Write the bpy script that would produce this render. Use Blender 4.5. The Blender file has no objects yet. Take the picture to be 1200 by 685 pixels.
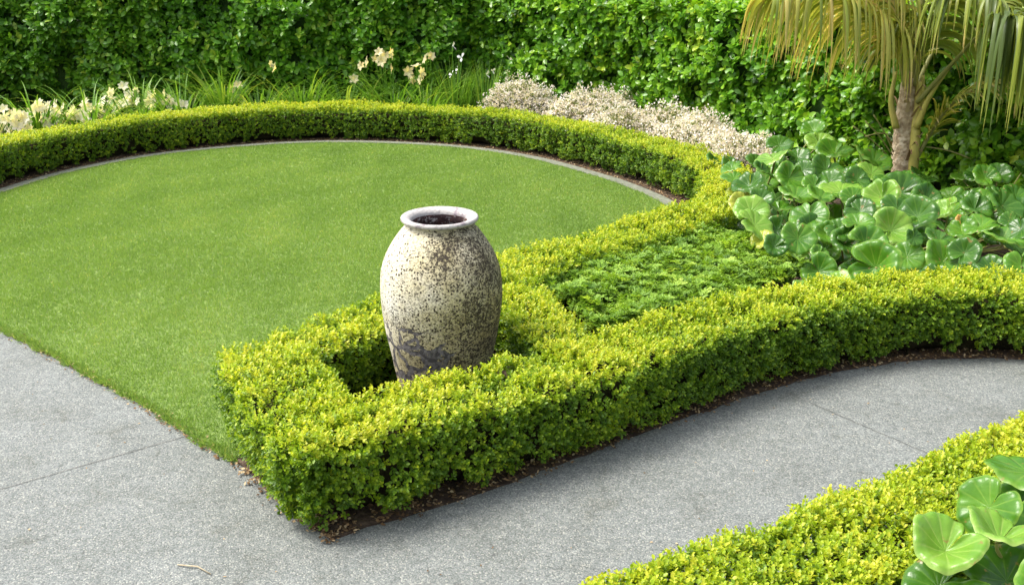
import bpy, bmesh, math
import numpy as np
from mathutils import Vector

rng = np.random.default_rng(11)
R_ = math.radians
sc = bpy.context.scene
C = sc.collection

# ------------------------------------------------------------------ camera, sky, sun, exposure
F, PIT, H = 1150.0, R_(19.5), 2.2
cam = bpy.data.cameras.new("camera"); camo = bpy.data.objects.new("camera", cam); C.objects.link(camo)
cam.sensor_fit = 'HORIZONTAL'; cam.sensor_width = 36; cam.lens = 36 * F / 1200
cam.clip_start = 0.05; cam.clip_end = 2000
camo.location = (0, 0, H); camo.rotation_euler = (R_(90) - PIT, 0, 0)
sc.camera = camo

SUN_EL, SUN_AZ = R_(58), math.atan2(-0.99, 0.10)          # azimuth from +Y towards +X
w = bpy.data.worlds.new("World"); sc.world = w; w.use_nodes = True
nt = w.node_tree
sky = nt.nodes.new('ShaderNodeTexSky'); sky.sky_type = 'NISHITA'; sky.sun_disc = False
sky.sun_elevation = SUN_EL; sky.sun_rotation = SUN_AZ; sky.dust_density = 6.0; sky.air_density = 1.0
bg = nt.nodes['Background']; bg.inputs['Strength'].default_value = 0.15
hs_ = nt.nodes.new('ShaderNodeHueSaturation'); hs_.inputs['Saturation'].default_value = 0.45          # thin bright cloud: a paler sky
nt.links.new(sky.outputs['Color'], hs_.inputs['Color']); nt.links.new(hs_.outputs['Color'], bg.inputs['Color'])
sun = bpy.data.lights.new("sun", 'SUN'); sun.energy = 1.5; sun.angle = R_(24); sun.color = (1.0, 0.95, 0.86)
suno = bpy.data.objects.new("sun", sun); C.objects.link(suno)
S = Vector((math.sin(SUN_AZ) * math.cos(SUN_EL), math.cos(SUN_AZ) * math.cos(SUN_EL), math.sin(SUN_EL)))
suno.rotation_euler = S.to_track_quat('Z', 'Y').to_euler(); suno.location = (-8, 5, 12)
vs = sc.view_settings
sc.display_settings.display_device = 'sRGB'
vs.view_transform = 'Standard'; vs.look = 'None'; vs.gamma = 1; vs.use_curve_mapping = False
vs.exposure = 1.17

# ------------------------------------------------------------------ helpers
def at(px, py, z=0.0):
    """ground-plane reading of a photograph pixel at height z"""
    u = (px - 600) / F; v = -(py - 342.5) / F
    dy = math.cos(PIT) + v * math.sin(PIT); dz = -math.sin(PIT) + v * math.cos(PIT)
    t = (z - H) / dz
    return np.array([u * t, dy * t, z])
def atY(px, py, Y):
    u = (px - 600) / F; v = -(py - 342.5) / F
    dy = math.cos(PIT) + v * math.sin(PIT); dz = -math.sin(PIT) + v * math.cos(PIT)
    t = Y / dy
    return np.array([u * t, Y, H + dz * t])
def nrm(a):
    a = np.asarray(a, float)
    return a / np.maximum(np.linalg.norm(a, axis=-1, keepdims=True), 1e-9)
def catmull(pts, step=0.03):
    p = np.asarray(pts, float)
    p = np.vstack([2 * p[0] - p[1], p, 2 * p[-1] - p[-2]])
    out = []
    for i in range(1, len(p) - 2):
        n = max(2, int(np.linalg.norm(p[i + 1] - p[i]) / step))
        t = np.linspace(0, 1, n, endpoint=False)[:, None]
        a, b, c, d = p[i - 1], p[i], p[i + 1], p[i + 2]
        out.append(.5 * (2 * b + (c - a) * t + (2 * a - 5 * b + 4 * c - d) * t**2 + (3 * b - a - 3 * c + d) * t**3))
    out.append(p[-2][None])
    return np.vstack(out)
class Lumps:
    """smooth 3-D pseudo noise in about -1..1"""
    def __init__(s, scale, seed, n=10):
        r = np.random.default_rng(seed)
        s.k = nrm(r.normal(size=(n, 3))) * (2 * np.pi / scale) * r.uniform(.6, 1.7, (n, 1))
        s.p = r.uniform(0, 6.28, n); s.n = n
    def __call__(s, q):
        return np.sin(q @ s.k.T + s.p).sum(1) / (s.n ** .5) * .75
def tag(o, label=None, cat=None, group=None, kind=None):
    if label: o['label'] = label
    if cat: o['category'] = cat
    if group: o['group'] = group
    if kind: o['kind'] = kind
    return o
def empty(name, loc):
    o = bpy.data.objects.new(name, None); o.empty_display_size = .1; o.location = loc; C.objects.link(o); return o
def link(name, me, mat, parent=None):
    o = bpy.data.objects.new(name, me); C.objects.link(o)
    if mat: me.materials.append(mat)
    if parent:
        o.parent = parent
        # vertices are given in world space: take the parents' offset out
        off = Vector((0, 0, 0)); q = parent
        while q: off += q.location; q = q.parent
        me.transform(__import__('mathutils').Matrix.Translation(-off))
    return o
class Soup:
    """collects instanced templates into one mesh with a per-face 'tint'"""
    def __init__(s): s.v = []; s.f = []; s.t = []; s.nv = 0; s.uv = None
    def add(s, verts, faces, tint=0.5):
        verts = np.asarray(verts, float)
        for q, f in enumerate(faces): s.f.append(np.asarray(f, np.int64)[None] + s.nv); s.t.append(np.full(1, tint[q] if np.ndim(tint) else tint))
        s.v.append(verts); s.nv += len(verts)
    def inst(s, tpl, pos, axis, normal, L, W, tint, N=None):
        pts, faces = tpl
        n = len(pos)
        if n == 0: return
        axis = nrm(axis); side = nrm(np.cross(normal, axis)); nor = np.cross(axis, side)
        L = np.broadcast_to(L, n)[:, None, None]; W = np.broadcast_to(W, n)[:, None, None]
        Nn = W if N is None else np.broadcast_to(N, n)[:, None, None]
        v = pos[:, None] + L * pts[None, :, 0:1] * axis[:, None] + W * pts[None, :, 1:2] * side[:, None] + Nn * pts[None, :, 2:3] * nor[:, None]
        base = s.nv + np.arange(n) * len(pts)
        for f in faces:
            s.f.append(base[:, None] + np.asarray(f)[None]); s.t.append(np.broadcast_to(tint, n))
        s.v.append(v.reshape(-1, 3)); s.nv += n * len(pts)
    def mesh(s, name, smooth=False):
        me = bpy.data.meshes.new(name)
        v = np.vstack(s.v); me.vertices.add(len(v)); me.vertices.foreach_set('co', v.astype(np.float32).ravel())
        loops = np.concatenate([f.ravel() for f in s.f]); tot = np.concatenate([np.full(len(f), f.shape[1]) for f in s.f])
        me.loops.add(len(loops)); me.loops.foreach_set('vertex_index', loops.astype(np.int32))
        me.polygons.add(len(tot)); me.polygons.foreach_set('loop_start', (np.cumsum(tot) - tot).astype(np.int32))
        me.update(calc_edges=True)
        a = me.attributes.new('tint', 'FLOAT', 'FACE'); a.data.foreach_set('value', np.concatenate(s.t).astype(np.float32))
        if smooth: me.polygons.foreach_set('use_smooth', np.ones(len(tot), bool))
        return me
    def build(s, name, mat, parent=None, smooth=False): return link(name, s.mesh(name, smooth), mat, parent)
    def tube(s, pts, rad, sides=7, tint=.5):
        pts = np.asarray(pts, float); rad = np.broadcast_to(rad, len(pts))
        tan = nrm(np.gradient(pts, axis=0)); ref = np.array([0.31, .2, .93])
        a = nrm(np.cross(tan, ref)); b = np.cross(tan, a)
        ang = np.linspace(0, 2 * np.pi, sides, endpoint=False)
        v = pts[:, None] + rad[:, None, None] * (np.cos(ang)[None, :, None] * a[:, None] + np.sin(ang)[None, :, None] * b[:, None])
        fs = []
        for i in range(len(pts) - 1):
            for j in range(sides):
                k = (j + 1) % sides
                fs.append((i * sides + j, i * sides + k, (i + 1) * sides + k, (i + 1) * sides + j))
        fs.append(tuple(range(sides))[::-1]); fs.append(tuple((len(pts) - 1) * sides + j for j in range(sides)))
        s.add(v.reshape(-1, 3), fs, tint)
    def strip(s, pts, wid, across, tint=.5, fold=0.0):
        """ribbon with a centre rib; across = width direction"""
        pts = np.asarray(pts, float); wid = np.broadcast_to(wid, len(pts))[:, None]
        tan = nrm(np.gradient(pts, axis=0)); ac = nrm(across - (across * tan).sum(-1, keepdims=True) * tan)
        up = np.cross(tan, ac); n = len(pts)
        tl = np.repeat(np.broadcast_to(tint, n - 1), 2) if np.ndim(tint) else tint
        v = np.vstack([pts, pts + ac * wid / 2 + up * wid * fold, pts - ac * wid / 2 + up * wid * fold])
        fs = []
        for i in range(n - 1):
            fs.append((i, i + 1, n + i + 1, n + i)); fs.append((i + 1, i, 2 * n + i, 2 * n + i + 1))
        s.add(v, fs, tl)

# leaf templates: (along, across, normal)
T_SMALL = (np.array([(0, 0, 0), (.40, -.5, .14), (.78, -.42, .12), (1, 0, -.04), (.78, .42, .12), (.40, .5, .14)]), [(0, 3, 2, 1), (0, 5, 4, 3)])
T_LEAF = (np.array([(0, 0, 0), (.34, 0, -.03), (.68, 0, -.06), (1, 0, -.22), (.16, -.28, .08), (.42, -.5, .10), (.74, -.40, .02), (.16, .28, .08), (.42, .5, .10), (.74, .40, .02)]),
          [(0, 1, 4), (1, 5, 4), (1, 2, 6, 5), (2, 3, 6), (0, 7, 1), (1, 7, 8), (1, 8, 9, 2), (2, 9, 3)])
T_BLADE = (np.array([(0, -.5, 0), (0, .5, 0), (1, 0, .6)]), [(0, 1, 2)])
T_PETAL = (np.array([(0, 0, 0), (.35, -.35, .05), (.35, 0, 0), (.35, .35, .05), (.75, -.5, -.05), (.75, 0, -.12), (.75, .5, -.05), (1, 0, -.5)]),
           [(0, 2, 1), (0, 3, 2), (1, 2, 5, 4), (2, 3, 6, 5), (4, 5, 7), (5, 6, 7)])

# ------------------------------------------------------------------ materials
def new_mat(name):
    m = bpy.data.materials.new(name); m.use_nodes = True
    return m, m.node_tree, m.node_tree.nodes['Principled BSDF']
def ramp(nt, stops, interp='LINEAR'):
    r = nt.nodes.new('ShaderNodeValToRGB'); r.color_ramp.interpolation = interp
    e = r.color_ramp.elements
    while len(e) < len(stops): e.new(.5)
    for i, (p, c) in enumerate(stops):
        e[i].position = p; e[i].color = (*c, 1) if len(c) == 3 else c
    return r
def leaf_mat(name, stops, rough=.45, trans=.35, spec=.4, tcol=1.35):
    m, nt, p = new_mat(name)
    a = nt.nodes.new('ShaderNodeAttribute'); a.attribute_name = 'tint'
    r = ramp(nt, stops); nt.links.new(a.outputs['Fac'], r.inputs['Fac'])
    p.inputs['Roughness'].default_value = rough; p.inputs['Specular IOR Level'].default_value = spec
    nt.links.new(r.outputs['Color'], p.inputs['Base Color'])
    t = nt.nodes.new('ShaderNodeBsdfTranslucent')
    mx = nt.nodes.new('ShaderNodeMix'); mx.data_type = 'RGBA'; mx.blend_type = 'MULTIPLY'; mx.inputs[0].default_value = 1
    nt.links.new(r.outputs['Color'], mx.inputs[6]); mx.inputs[7].default_value = (tcol * 1.05, tcol, tcol * .5, 1)
    nt.links.new(mx.outputs[2], t.inputs['Color'])
    ms = nt.nodes.new('ShaderNodeMixShader'); ms.inputs[0].default_value = trans
    nt.links.new(p.outputs[0], ms.inputs[1]); nt.links.new(t.outputs[0], ms.inputs[2])
    nt.links.new(ms.outputs[0], nt.nodes['Material Output'].inputs['Surface'])
    return m
def noise_mat(name, stops, scale=20, detail=6, rough=.8, bump=.3, bscale=None, spec=.3):
    m, nt, p = new_mat(name)
    tc = nt.nodes.new('ShaderNodeTexCoord'); n = nt.nodes.new('ShaderNodeTexNoise')
    n.inputs['Scale'].default_value = scale; n.inputs['Detail'].default_value = detail
    nt.links.new(tc.outputs['Object'], n.inputs['Vector'])
    r = ramp(nt, stops); nt.links.new(n.outputs['Fac'], r.inputs['Fac']); nt.links.new(r.outputs['Color'], p.inputs['Base Color'])
    p.inputs['Roughness'].default_value = rough; p.inputs['Specular IOR Level'].default_value = spec
    b = nt.nodes.new('ShaderNodeBump'); b.inputs['Strength'].default_value = bump; b.inputs['Distance'].default_value = .02
    n2 = nt.nodes.new('ShaderNodeTexNoise'); n2.inputs['Scale'].default_value = bscale or scale * 3; n2.inputs['Detail'].default_value = 5
    nt.links.new(tc.outputs['Object'], n2.inputs['Vector'])
    nt.links.new(n2.outputs['Fac'], b.inputs['Height']); nt.links.new(b.outputs[0], p.inputs['Normal'])
    return m

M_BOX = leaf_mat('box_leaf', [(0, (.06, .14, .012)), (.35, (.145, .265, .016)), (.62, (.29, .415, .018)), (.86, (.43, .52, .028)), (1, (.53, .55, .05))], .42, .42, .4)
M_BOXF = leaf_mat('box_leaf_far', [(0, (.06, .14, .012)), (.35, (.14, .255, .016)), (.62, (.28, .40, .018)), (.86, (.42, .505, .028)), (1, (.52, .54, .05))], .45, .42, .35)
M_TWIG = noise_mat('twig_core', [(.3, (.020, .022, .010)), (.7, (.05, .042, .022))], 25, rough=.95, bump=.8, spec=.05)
M_REAR = leaf_mat('rear_hedge_leaf', [(0, (.045, .15, .014)), (.45, (.10, .27, .018)), (.8, (.19, .39, .026)), (1, (.33, .46, .05))], .36, .36, .5)
M_SIDE = leaf_mat('side_hedge_leaf', [(0, (.05, .165, .014)), (.45, (.13, .32, .020)), (.8, (.25, .46, .026)), (1, (.44, .57, .05))], .30, .38, .55)
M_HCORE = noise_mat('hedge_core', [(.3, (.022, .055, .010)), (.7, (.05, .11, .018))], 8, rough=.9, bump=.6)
M_JUN = leaf_mat('ground_cover_leaf', [(0, (.09, .19, .022)), (.45, (.22, .38, .04)), (1, (.46, .60, .10))], .5, .36, .3)
M_GRASS = leaf_mat('grass_blade', [(0, (.11, .20, .042)), (.5, (.205, .335, .078)), (.85, (.31, .42, .12)), (1, (.55, .53, .22))], .5, .42, .25)
M_STRAP = leaf_mat('strap_leaf', [(0, (.08, .21, .02)), (.6, (.19, .37, .04)), (1, (.40, .50, .08))], .4, .38, .4)
M_CREAM = leaf_mat('cream_petal', [(0, (.72, .62, .30)), (.5, (.84, .79, .54)), (1, (.90, .88, .74))], .5, .5, .2, 1.1)
M_PEACH = leaf_mat('peach_petal', [(0, (.74, .46, .20)), (.5, (.80, .66, .33)), (1, (.88, .80, .52))], .5, .5, .2, 1.1)
M_WHITE = leaf_mat('white_petal', [(0, (.80, .80, .80)), (1, (.88, .88, .88))], .5, .3, .2, 1.0)
M_PINK = leaf_mat('pale_blossom', [(0, (.58, .49, .46)), (.4, (.80, .74, .72)), (1, (.91, .89, .88))], .6, .4, .2, 1.0)
M_GREY = leaf_mat('grey_green_leaf', [(0, (.12, .17, .05)), (1, (.34, .38, .18))], .5, .3, .3)
M_PALM = leaf_mat('palm_leaflet', [(0, (.10, .15, .045)), (.4, (.23, .29, .045)), (.75, (.38, .38, .08)), (1, (.56, .45, .18))], .38, .42, .45)
M_STALK = leaf_mat('leaf_stalk', [(0, (.16, .20, .05)), (1, (.36, .34, .12))], .45, .15, .35)
M_LITTER = leaf_mat('litter', [(0, (.10, .06, .03)), (.5, (.28, .18, .09)), (1, (.50, .40, .24))], .8, .05, .2)
M_SOIL = noise_mat('soil', [(.3, (.035, .023, .016)), (.55, (.08, .055, .038)), (.75, (.16, .115, .08))], 18, 10, .95, 1.0, 60)
M_EARTH = noise_mat('far_ground', [(.3, (.05, .075, .02)), (.7, (.10, .12, .04))], 2, rough=.95)
M_KERB = noise_mat('kerb_concrete', [(.3, (.12, .13, .095)), (.7, (.22, .23, .18))], 30, 8, .85, .3, 120)
M_JOINT = noise_mat('joint', [(.35, (.06, .06, .055)), (.6, (.20, .20, .185))], 14, rough=.9)
M_BARK = noise_mat('twig_bark', [(.3, (.30, .24, .15)), (.7, (.55, .48, .34))], 60, rough=.8)

def concrete_mat():
    m, nt, p = new_mat('exposed_aggregate')
    N, Lk = nt.nodes.new, nt.links.new
    tc = N('ShaderNodeTexCoord')
    v = N('ShaderNodeTexVoronoi'); v.inputs['Scale'].default_value = 185; Lk(tc.outputs['Object'], v.inputs['Vector'])
    sep = N('ShaderNodeSeparateColor'); Lk(v.outputs['Color'], sep.inputs[0])
    r1 = ramp(nt, [(0, (.11, .122, .122)), (.2, (.155, .172, .172)), (.55, (.198, .216, .214)), (.88, (.25, .265, .26)), (1, (.39, .39, .36))]); Lk(sep.outputs[0], r1.inputs['Fac'])
    r2 = ramp(nt, [(0, (1, 1, 1)), (.5, (1, 1, 1)), (.8, (.72, .72, .72))]); Lk(v.outputs['Distance'], r2.inputs['Fac'])
    def mul(a, b):
        x = N('ShaderNodeMix'); x.data_type = 'RGBA'; x.blend_type = 'MULTIPLY'; x.inputs[0].default_value = 1
        Lk(a, x.inputs[6]); Lk(b, x.inputs[7]); return x.outputs[2]
    c = mul(r1.outputs['Color'], r2.outputs['Color'])
    n = N('ShaderNodeTexNoise'); n.inputs['Scale'].default_value = 1.3; n.inputs['Detail'].default_value = 7; n.inputs['Roughness'].default_value = .65
    Lk(tc.outputs['Object'], n.inputs['Vector'])
    r3 = ramp(nt, [(.25, (.70, .70, .66)), (.42, (.92, .92, .90)), (.6, (1.02, 1.02, 1.01)), (.75, (1.18, 1.18, 1.16))]); Lk(n.outputs['Fac'], r3.inputs['Fac'])
    c = mul(c, r3.outputs['Color'])
    ns = N('ShaderNodeTexNoise'); ns.inputs['Scale'].default_value = 4.2; ns.inputs['Detail'].default_value = 9; ns.inputs['Roughness'].default_value = .72; ns.inputs['Distortion'].default_value = .6
    Lk(tc.outputs['Object'], ns.inputs['Vector'])
    rs = ramp(nt, [(.30, (.66, .65, .60)), (.43, (.93, .93, .91)), (.55, (.98, .98, .97)), (.72, (1.04, 1.04, 1.03))]); Lk(ns.outputs['Fac'], rs.inputs['Fac'])
    c = mul(c, rs.outputs['Color'])
    n3 = N('ShaderNodeTexNoise'); n3.inputs['Scale'].default_value = 22; n3.inputs['Detail'].default_value = 4
    Lk(tc.outputs['Object'], n3.inputs['Vector'])
    r4 = ramp(nt, [(.3, (.86, .86, .86)), (.7, (1.08, 1.08, 1.07))]); Lk(n3.outputs['Fac'], r4.inputs['Fac'])
    c = mul(c, r4.outputs['Color'])
    Lk(c, p.inputs['Base Color']); p.inputs['Roughness'].default_value = .75; p.inputs['Specular IOR Level'].default_value = .3
    b = N('ShaderNodeBump'); b.inputs['Strength'].default_value = .5; b.inputs['Distance'].default_value = .004; b.invert = True
    Lk(v.outputs['Distance'], b.inputs['Height']); Lk(b.outputs[0], p.inputs['Normal'])
    return m
M_CONC = concrete_mat()

def lawn_mat():
    m, nt, p = new_mat('lawn_turf')
    N, Lk = nt.nodes.new, nt.links.new
    tc = N('ShaderNodeTexCoord'); n = N('ShaderNodeTexNoise'); n.inputs['Scale'].default_value = 45; n.inputs['Detail'].default_value = 8
    Lk(tc.outputs['Object'], n.inputs['Vector'])
    r = ramp(nt, [(.3, (.10, .16, .035)), (.7, (.19, .27, .06))]); Lk(n.outputs['Fac'], r.inputs['Fac'])
    Lk(r.outputs['Color'], p.inputs['Base Color']); p.inputs['Roughness'].default_value = .9
    return m
M_LAWN = lawn_mat()

# ------------------------------------------------------------------ setting: ground, paving, lawn, kerb, beds
def sheet(name, outline, z, mat, thick=.03, kind='structure'):
    bm = bmesh.new(); vs_ = [bm.verts.new((x, y, z)) for x, y in outline]
    f = bm.faces.new(vs_); f.normal_update()
    if f.normal.z < 0: f.normal_flip()
    if thick:
        e = bmesh.ops.extrude_face_region(bm, geom=[f])
        bmesh.ops.translate(bm, verts=[g for g in e['geom'] if isinstance(g, bmesh.types.BMVert)], vec=(0, 0, thick))
        bmesh.ops.translate(bm, verts=bm.verts[:], vec=(0, 0, -thick))
        bmesh.ops.recalc_face_normals(bm, faces=bm.faces[:])
    bmesh.ops.triangulate(bm, faces=bm.faces[:])
    me = bpy.data.meshes.new(name); bm.to_mesh(me); bm.free()
    return tag(link(name, me, mat), kind=kind)
def ribbon(name, line, off0, off1, z, mat, thick=.03):
    l = np.asarray(line); t = nrm(np.gradient(l, axis=0)); n = np.c_[-t[:, 1], t[:, 0]]
    a, b = l + n * off0, l + n * off1
    return sheet(name, np.vstack([a, b[::-1]]), z, mat, thick)

sheet('ground', [(-600, -600), (600, -600), (600, 600), (-600, 600)], -.06, M_EARTH, 0)
sheet('paving', [(-9, -4), (9, -4), (9, 7.2), (-9, 7.2)], 0.0, M_CONC, .04)

kerb = catmull([(-5.15, 7.75), (-4.93, 8.35), (-4.78, 8.95), (-4.62, 9.55), (-4.35, 10.12), (-3.8, 10.78), (-2.75, 11.32), (-1.79, 11.42), (-.68, 11.15), (.19, 10.53), (.84, 9.66), (1.11, 9.19), (1.34, 8.63), (1.45, 8.1)], .08)
Ledge = catmull([(-6.2, 7.3), (-4.2, 6.35), (-3.09, 5.51), (-2.62, 5.13), (-2.25, 4.82), (-1.91, 4.53), (-1.61, 4.24), (-1.32, 3.97), (-1.11, 3.74), (-.92, 3.52), (-.72, 3.31)], .08)
Redge = catmull([(-.72, 3.31), (-.51, 3.42), (0, 3.74), (.39, 4.03), (.84, 4.35), (1.19, 4.58), (1.52, 4.79), (1.88, 4.95), (2.2, 5.05), (2.55, 5.10), (2.95, 5.07), (3.5, 4.9), (4.2, 4.5), (6.0, 3.2)], .08)
diag = [(1.45, 7.3), (1.0, 6.75), (.45, 6.25), (-.15, 5.7), (-.72, 5.1), (-1.05, 4.6), (-1.2, 4.2), (-1.25, 3.93)]
lawn_poly = np.vstack([kerb, np.array(diag), Ledge[Ledge[:, 0] < -1.28][::-1]])
sheet('lawn', lawn_poly, .012, M_LAWN, .03)
ribbon('kerb', kerb, -.01, .11, .020, M_KERB, .06)
far_kerb = kerb.copy(); t_ = nrm(np.gradient(kerb, axis=0)); far_kerb = kerb + np.c_[-t_[:, 1], t_[:, 0]] * .115
def jag(l, a=.012, sd=4):
    return np.asarray(l) + a * np.c_[Lumps(.17, sd)(np.c_[l, np.zeros(len(l))]), Lumps(.17, sd + 1)(np.c_[l, np.zeros(len(l))])]
Rj = jag(catmull(Redge[::4], .03), .009)
bed_poly = np.vstack([far_kerb[::-1], [(-8, 7.6), (-10, 14.6), (6, 14.6), (8.5, 9), (8.5, 3.2)], Rj[::-1], [(-.95, 3.57), (-1.1, 3.75), (-1.25, 3.93)], np.array(diag)[::-1]])
sheet('soil', bed_poly, .007, M_SOIL, .03)
fg_bed = np.array([(-.9, 1.75), (.25, 2.36), (.62, 2.58), (1.05, 2.84), (1.5, 3.12), (2.12, 3.52), (2.85, 4.05), (4.2, 4.2), (5, 2), (3, .5), (0, 1)])
sheet('soil', fg_bed, .007, M_SOIL, .03)
def joint(a, b, wd=.006):
    a, b = np.array(a), np.array(b); t = nrm(b - a); n = np.array([-t[1], t[0]]) * wd / 2
    sheet('paving_joint', [a + n, b + n, b - n, a - n], .004, M_JOINT, 0)
joint((-1.56, 4.16), (-4.6, 1.87), .0045); joint((1.42, 4.66), (1.42 + .62, 4.66 - .84), .0035)

# ------------------------------------------------------------------ clipped hedges
def in_hedge(xy, cl, r):
    d = np.full(len(xy), 9.)
    for i in range(0, len(cl), 3): d = np.minimum(d, np.hypot(xy[:, 0] - cl[i, 0], xy[:, 1] - cl[i, 1]))
    return d < r
def profile(width, height, base, cr=.07, under=.03, n=60):
    """cross-section outline from left foot over the top to right foot: points and outward normals"""
    w2 = width / 2
    pts = [(-w2 + under, base), (-w2, base + .12)]
    for a in np.linspace(180, 90, 7): pts.append((-w2 + cr + cr * math.cos(R_(a)), height - cr + cr * math.sin(R_(a))))
    for a in np.linspace(90, 0, 7): pts.append((w2 - cr + cr * math.cos(R_(a)), height - cr + cr * math.sin(R_(a))))
    pts += [(w2, base + .12), (w2 - under, base)]
    p = np.array(pts); d = np.r_[0, np.cumsum(np.hypot(*np.diff(p, axis=0).T))]
    t = np.linspace(0, d[-1], n); q = np.c_[np.interp(t, d, p[:, 0]), np.interp(t, d, p[:, 1])]
    g = nrm(np.gradient(q, axis=0)); nn = np.c_[-g[:, 1], g[:, 0]]
    return q, nn, d[-1]
def hedge(name, pts, width, height, mat, core, dens, K, slen, leaf, tpl=T_SMALL, base=.055, amp=.022, lump=.35, top_tint=.53, base_tint=.275,
          skip=(), inset=.11, wl=.62, stems=True, depth=.038, cr=.055, gap=.08, ends=(True, True), up=.45, hvar=.02):
    root = empty(name, (pts[0][0], pts[0][1], 0))
    cl = catmull(pts, .04); tan = nrm(np.gradient(cl, axis=0)); nor = np.c_[-tan[:, 1], tan[:, 0]]
    seg = np.r_[0, np.cumsum(np.hypot(*np.diff(cl, axis=0).T))]; LEN = seg[-1]
    q, qn, PL = profile(width, height, base, cr)
    lu = Lumps(lump, len(name) * 31 + int(LEN * 10)); lu2 = Lumps(lump * .33, 7); hv = Lumps(1.6, 5 + int(LEN * 10))
    n = int(dens * LEN * PL)
    s = rng.uniform(0, LEN, n); j = rng.integers(0, len(q), n)
    def on(s): return np.c_[np.interp(s, seg, cl[:, 0]), np.interp(s, seg, cl[:, 1])], nrm(np.c_[np.interp(s, seg, nor[:, 0]), np.interp(s, seg, nor[:, 1])])
    c2, n2 = on(s)
    P = np.c_[c2 + n2 * q[j, 0:1], q[j, 1]]; Nn = nrm(np.c_[n2 * qn[j, 0:1], qn[j, 1]])
    for e, flag in ((0, ends[0]), (-1, ends[1])):
        if not flag: continue
        m = int(dens * width * (height - base)); u = rng.uniform(-.5, .5, m) * width; z = rng.uniform(base, height - .02, m)
        Tn = (tan[0] * -1 if e == 0 else tan[-1])
        P = np.vstack([P, np.c_[cl[e] + nor[e] * u[:, None] + Tn * .01, z]]); Nn = np.vstack([Nn, np.tile([Tn[0], Tn[1], 0.1], (m, 1))])
    Nn = nrm(Nn)
    for ocl, r in skip:
        k = ~in_hedge(P[:, :2], ocl, r); P, Nn = P[k], Nn[k]
    g = lu(P); k = (g * .5 + lu2(P) * .5) > -1 + gap * rng.uniform(0, 2, len(P)); k &= P[:, 2] > base + .07 * (lu2(P * [1, 1, .2]) + .2) + rng.normal(0, .01, len(P))
    P, Nn, g = P[k], Nn[k], g[k]
    P = P + Nn * (g * amp + lu2(P) * amp * .6)[:, None] - Nn * np.abs(rng.normal(0, depth, len(P)))[:, None] * .7
    P[:, 2] += hv(P) * hvar * (P[:, 2] / height)
    n = len(P)
    D = nrm(Nn + [0, 0, up] + rng.normal(0, .40, (n, 3)))
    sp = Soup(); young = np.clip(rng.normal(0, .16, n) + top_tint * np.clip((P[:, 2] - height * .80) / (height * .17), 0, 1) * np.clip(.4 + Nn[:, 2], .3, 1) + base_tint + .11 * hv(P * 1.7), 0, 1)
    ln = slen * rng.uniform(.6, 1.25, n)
    long_ = rng.random(n) < .02; ln[long_] *= 1.5
    perp = nrm(np.cross(D, rng.normal(size=(n, 3)))); perp2 = np.cross(D, perp)
    for i in range(K):
        f = (i + .5) / K; a = i * 2.4 + rng.uniform(0, .8, n)
        out = np.cos(a)[:, None] * perp + np.sin(a)[:, None] * perp2
        pos = P + D * (ln * (f - .4))[:, None]
        ax = nrm(D * (.35 + .75 * f) + out * 1.0 + rng.normal(0, .18, (n, 3)))
        nm = nrm(D * .9 - out * .35 + [0, 0, .35] + rng.normal(0, .2, (n, 3)))
        Lf = leaf * rng.uniform(.65, 1.25, n) * (1.05 - .25 * f)
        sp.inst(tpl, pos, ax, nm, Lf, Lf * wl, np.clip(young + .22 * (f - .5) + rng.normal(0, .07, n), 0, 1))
    fo = sp.build('foliage', mat, root)
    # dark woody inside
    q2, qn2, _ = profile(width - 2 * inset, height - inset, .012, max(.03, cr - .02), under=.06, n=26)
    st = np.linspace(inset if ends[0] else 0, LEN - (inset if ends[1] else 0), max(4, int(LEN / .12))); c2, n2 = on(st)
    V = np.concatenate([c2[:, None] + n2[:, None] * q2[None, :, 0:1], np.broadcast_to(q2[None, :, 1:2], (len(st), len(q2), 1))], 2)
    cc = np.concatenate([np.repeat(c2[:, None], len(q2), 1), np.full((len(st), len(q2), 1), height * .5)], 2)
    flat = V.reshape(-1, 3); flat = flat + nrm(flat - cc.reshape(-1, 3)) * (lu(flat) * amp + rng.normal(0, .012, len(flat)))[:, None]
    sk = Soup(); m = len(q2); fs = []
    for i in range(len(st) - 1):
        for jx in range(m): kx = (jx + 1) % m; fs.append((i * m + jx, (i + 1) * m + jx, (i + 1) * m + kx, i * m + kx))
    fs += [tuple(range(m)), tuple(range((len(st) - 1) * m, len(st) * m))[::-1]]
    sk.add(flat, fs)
    if stems:
        for x in np.arange(.05, LEN, .16):
            (c, ), (nn, ) = on(np.array([x])); o = c + nn * rng.uniform(-.32, .32) * width; d = rng.normal(0, .03, 2)
            sk.tube([(o[0], o[1], 0), (o[0] + d[0] * .5, o[1] + d[1] * .5, base + .08), (o[0] + d[0], o[1] + d[1], base + .22)], [.008, .006, .004], 5)
    sk.build('twigs', core, root)
    return root, cl

kn = kerb[2:-3]; tk = nrm(np.gradient(kn, axis=0)); out = np.c_[-tk[:, 1], tk[:, 0]]
ringc = (kn + out * .40)[::5]
ring_pts = [(-5.75, 7.2)] + [tuple(p) for p in ringc if p[1] > 8.75 or p[0] < -3] + [(1.80, 8.45), (1.80, 7.95), (1.70, 7.45), (1.42, 6.95), (.98, 6.52), (.48, 6.06), (.02, 5.62), (-.45, 5.12), (-.83, 4.70), (-1.10, 4.32)]
end_pts = [(-1.17, 4.28), (-1.02, 3.95), (-.87, 3.68), (-.72, 3.46)]
front_pts = [(-.86, 3.47), (-.68, 3.54), (-.42, 3.69), (-.08, 3.88), (.34, 4.16), (.75, 4.49), (1.24, 4.83), (1.76, 5.09), (2.3, 5.24), (2.75, 5.24), (3.3, 5.12), (3.95, 4.8)]
div_pts = [(.0, 5.40), (.09, 4.95), (.21, 4.55), (.32, 4.28)]
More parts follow.
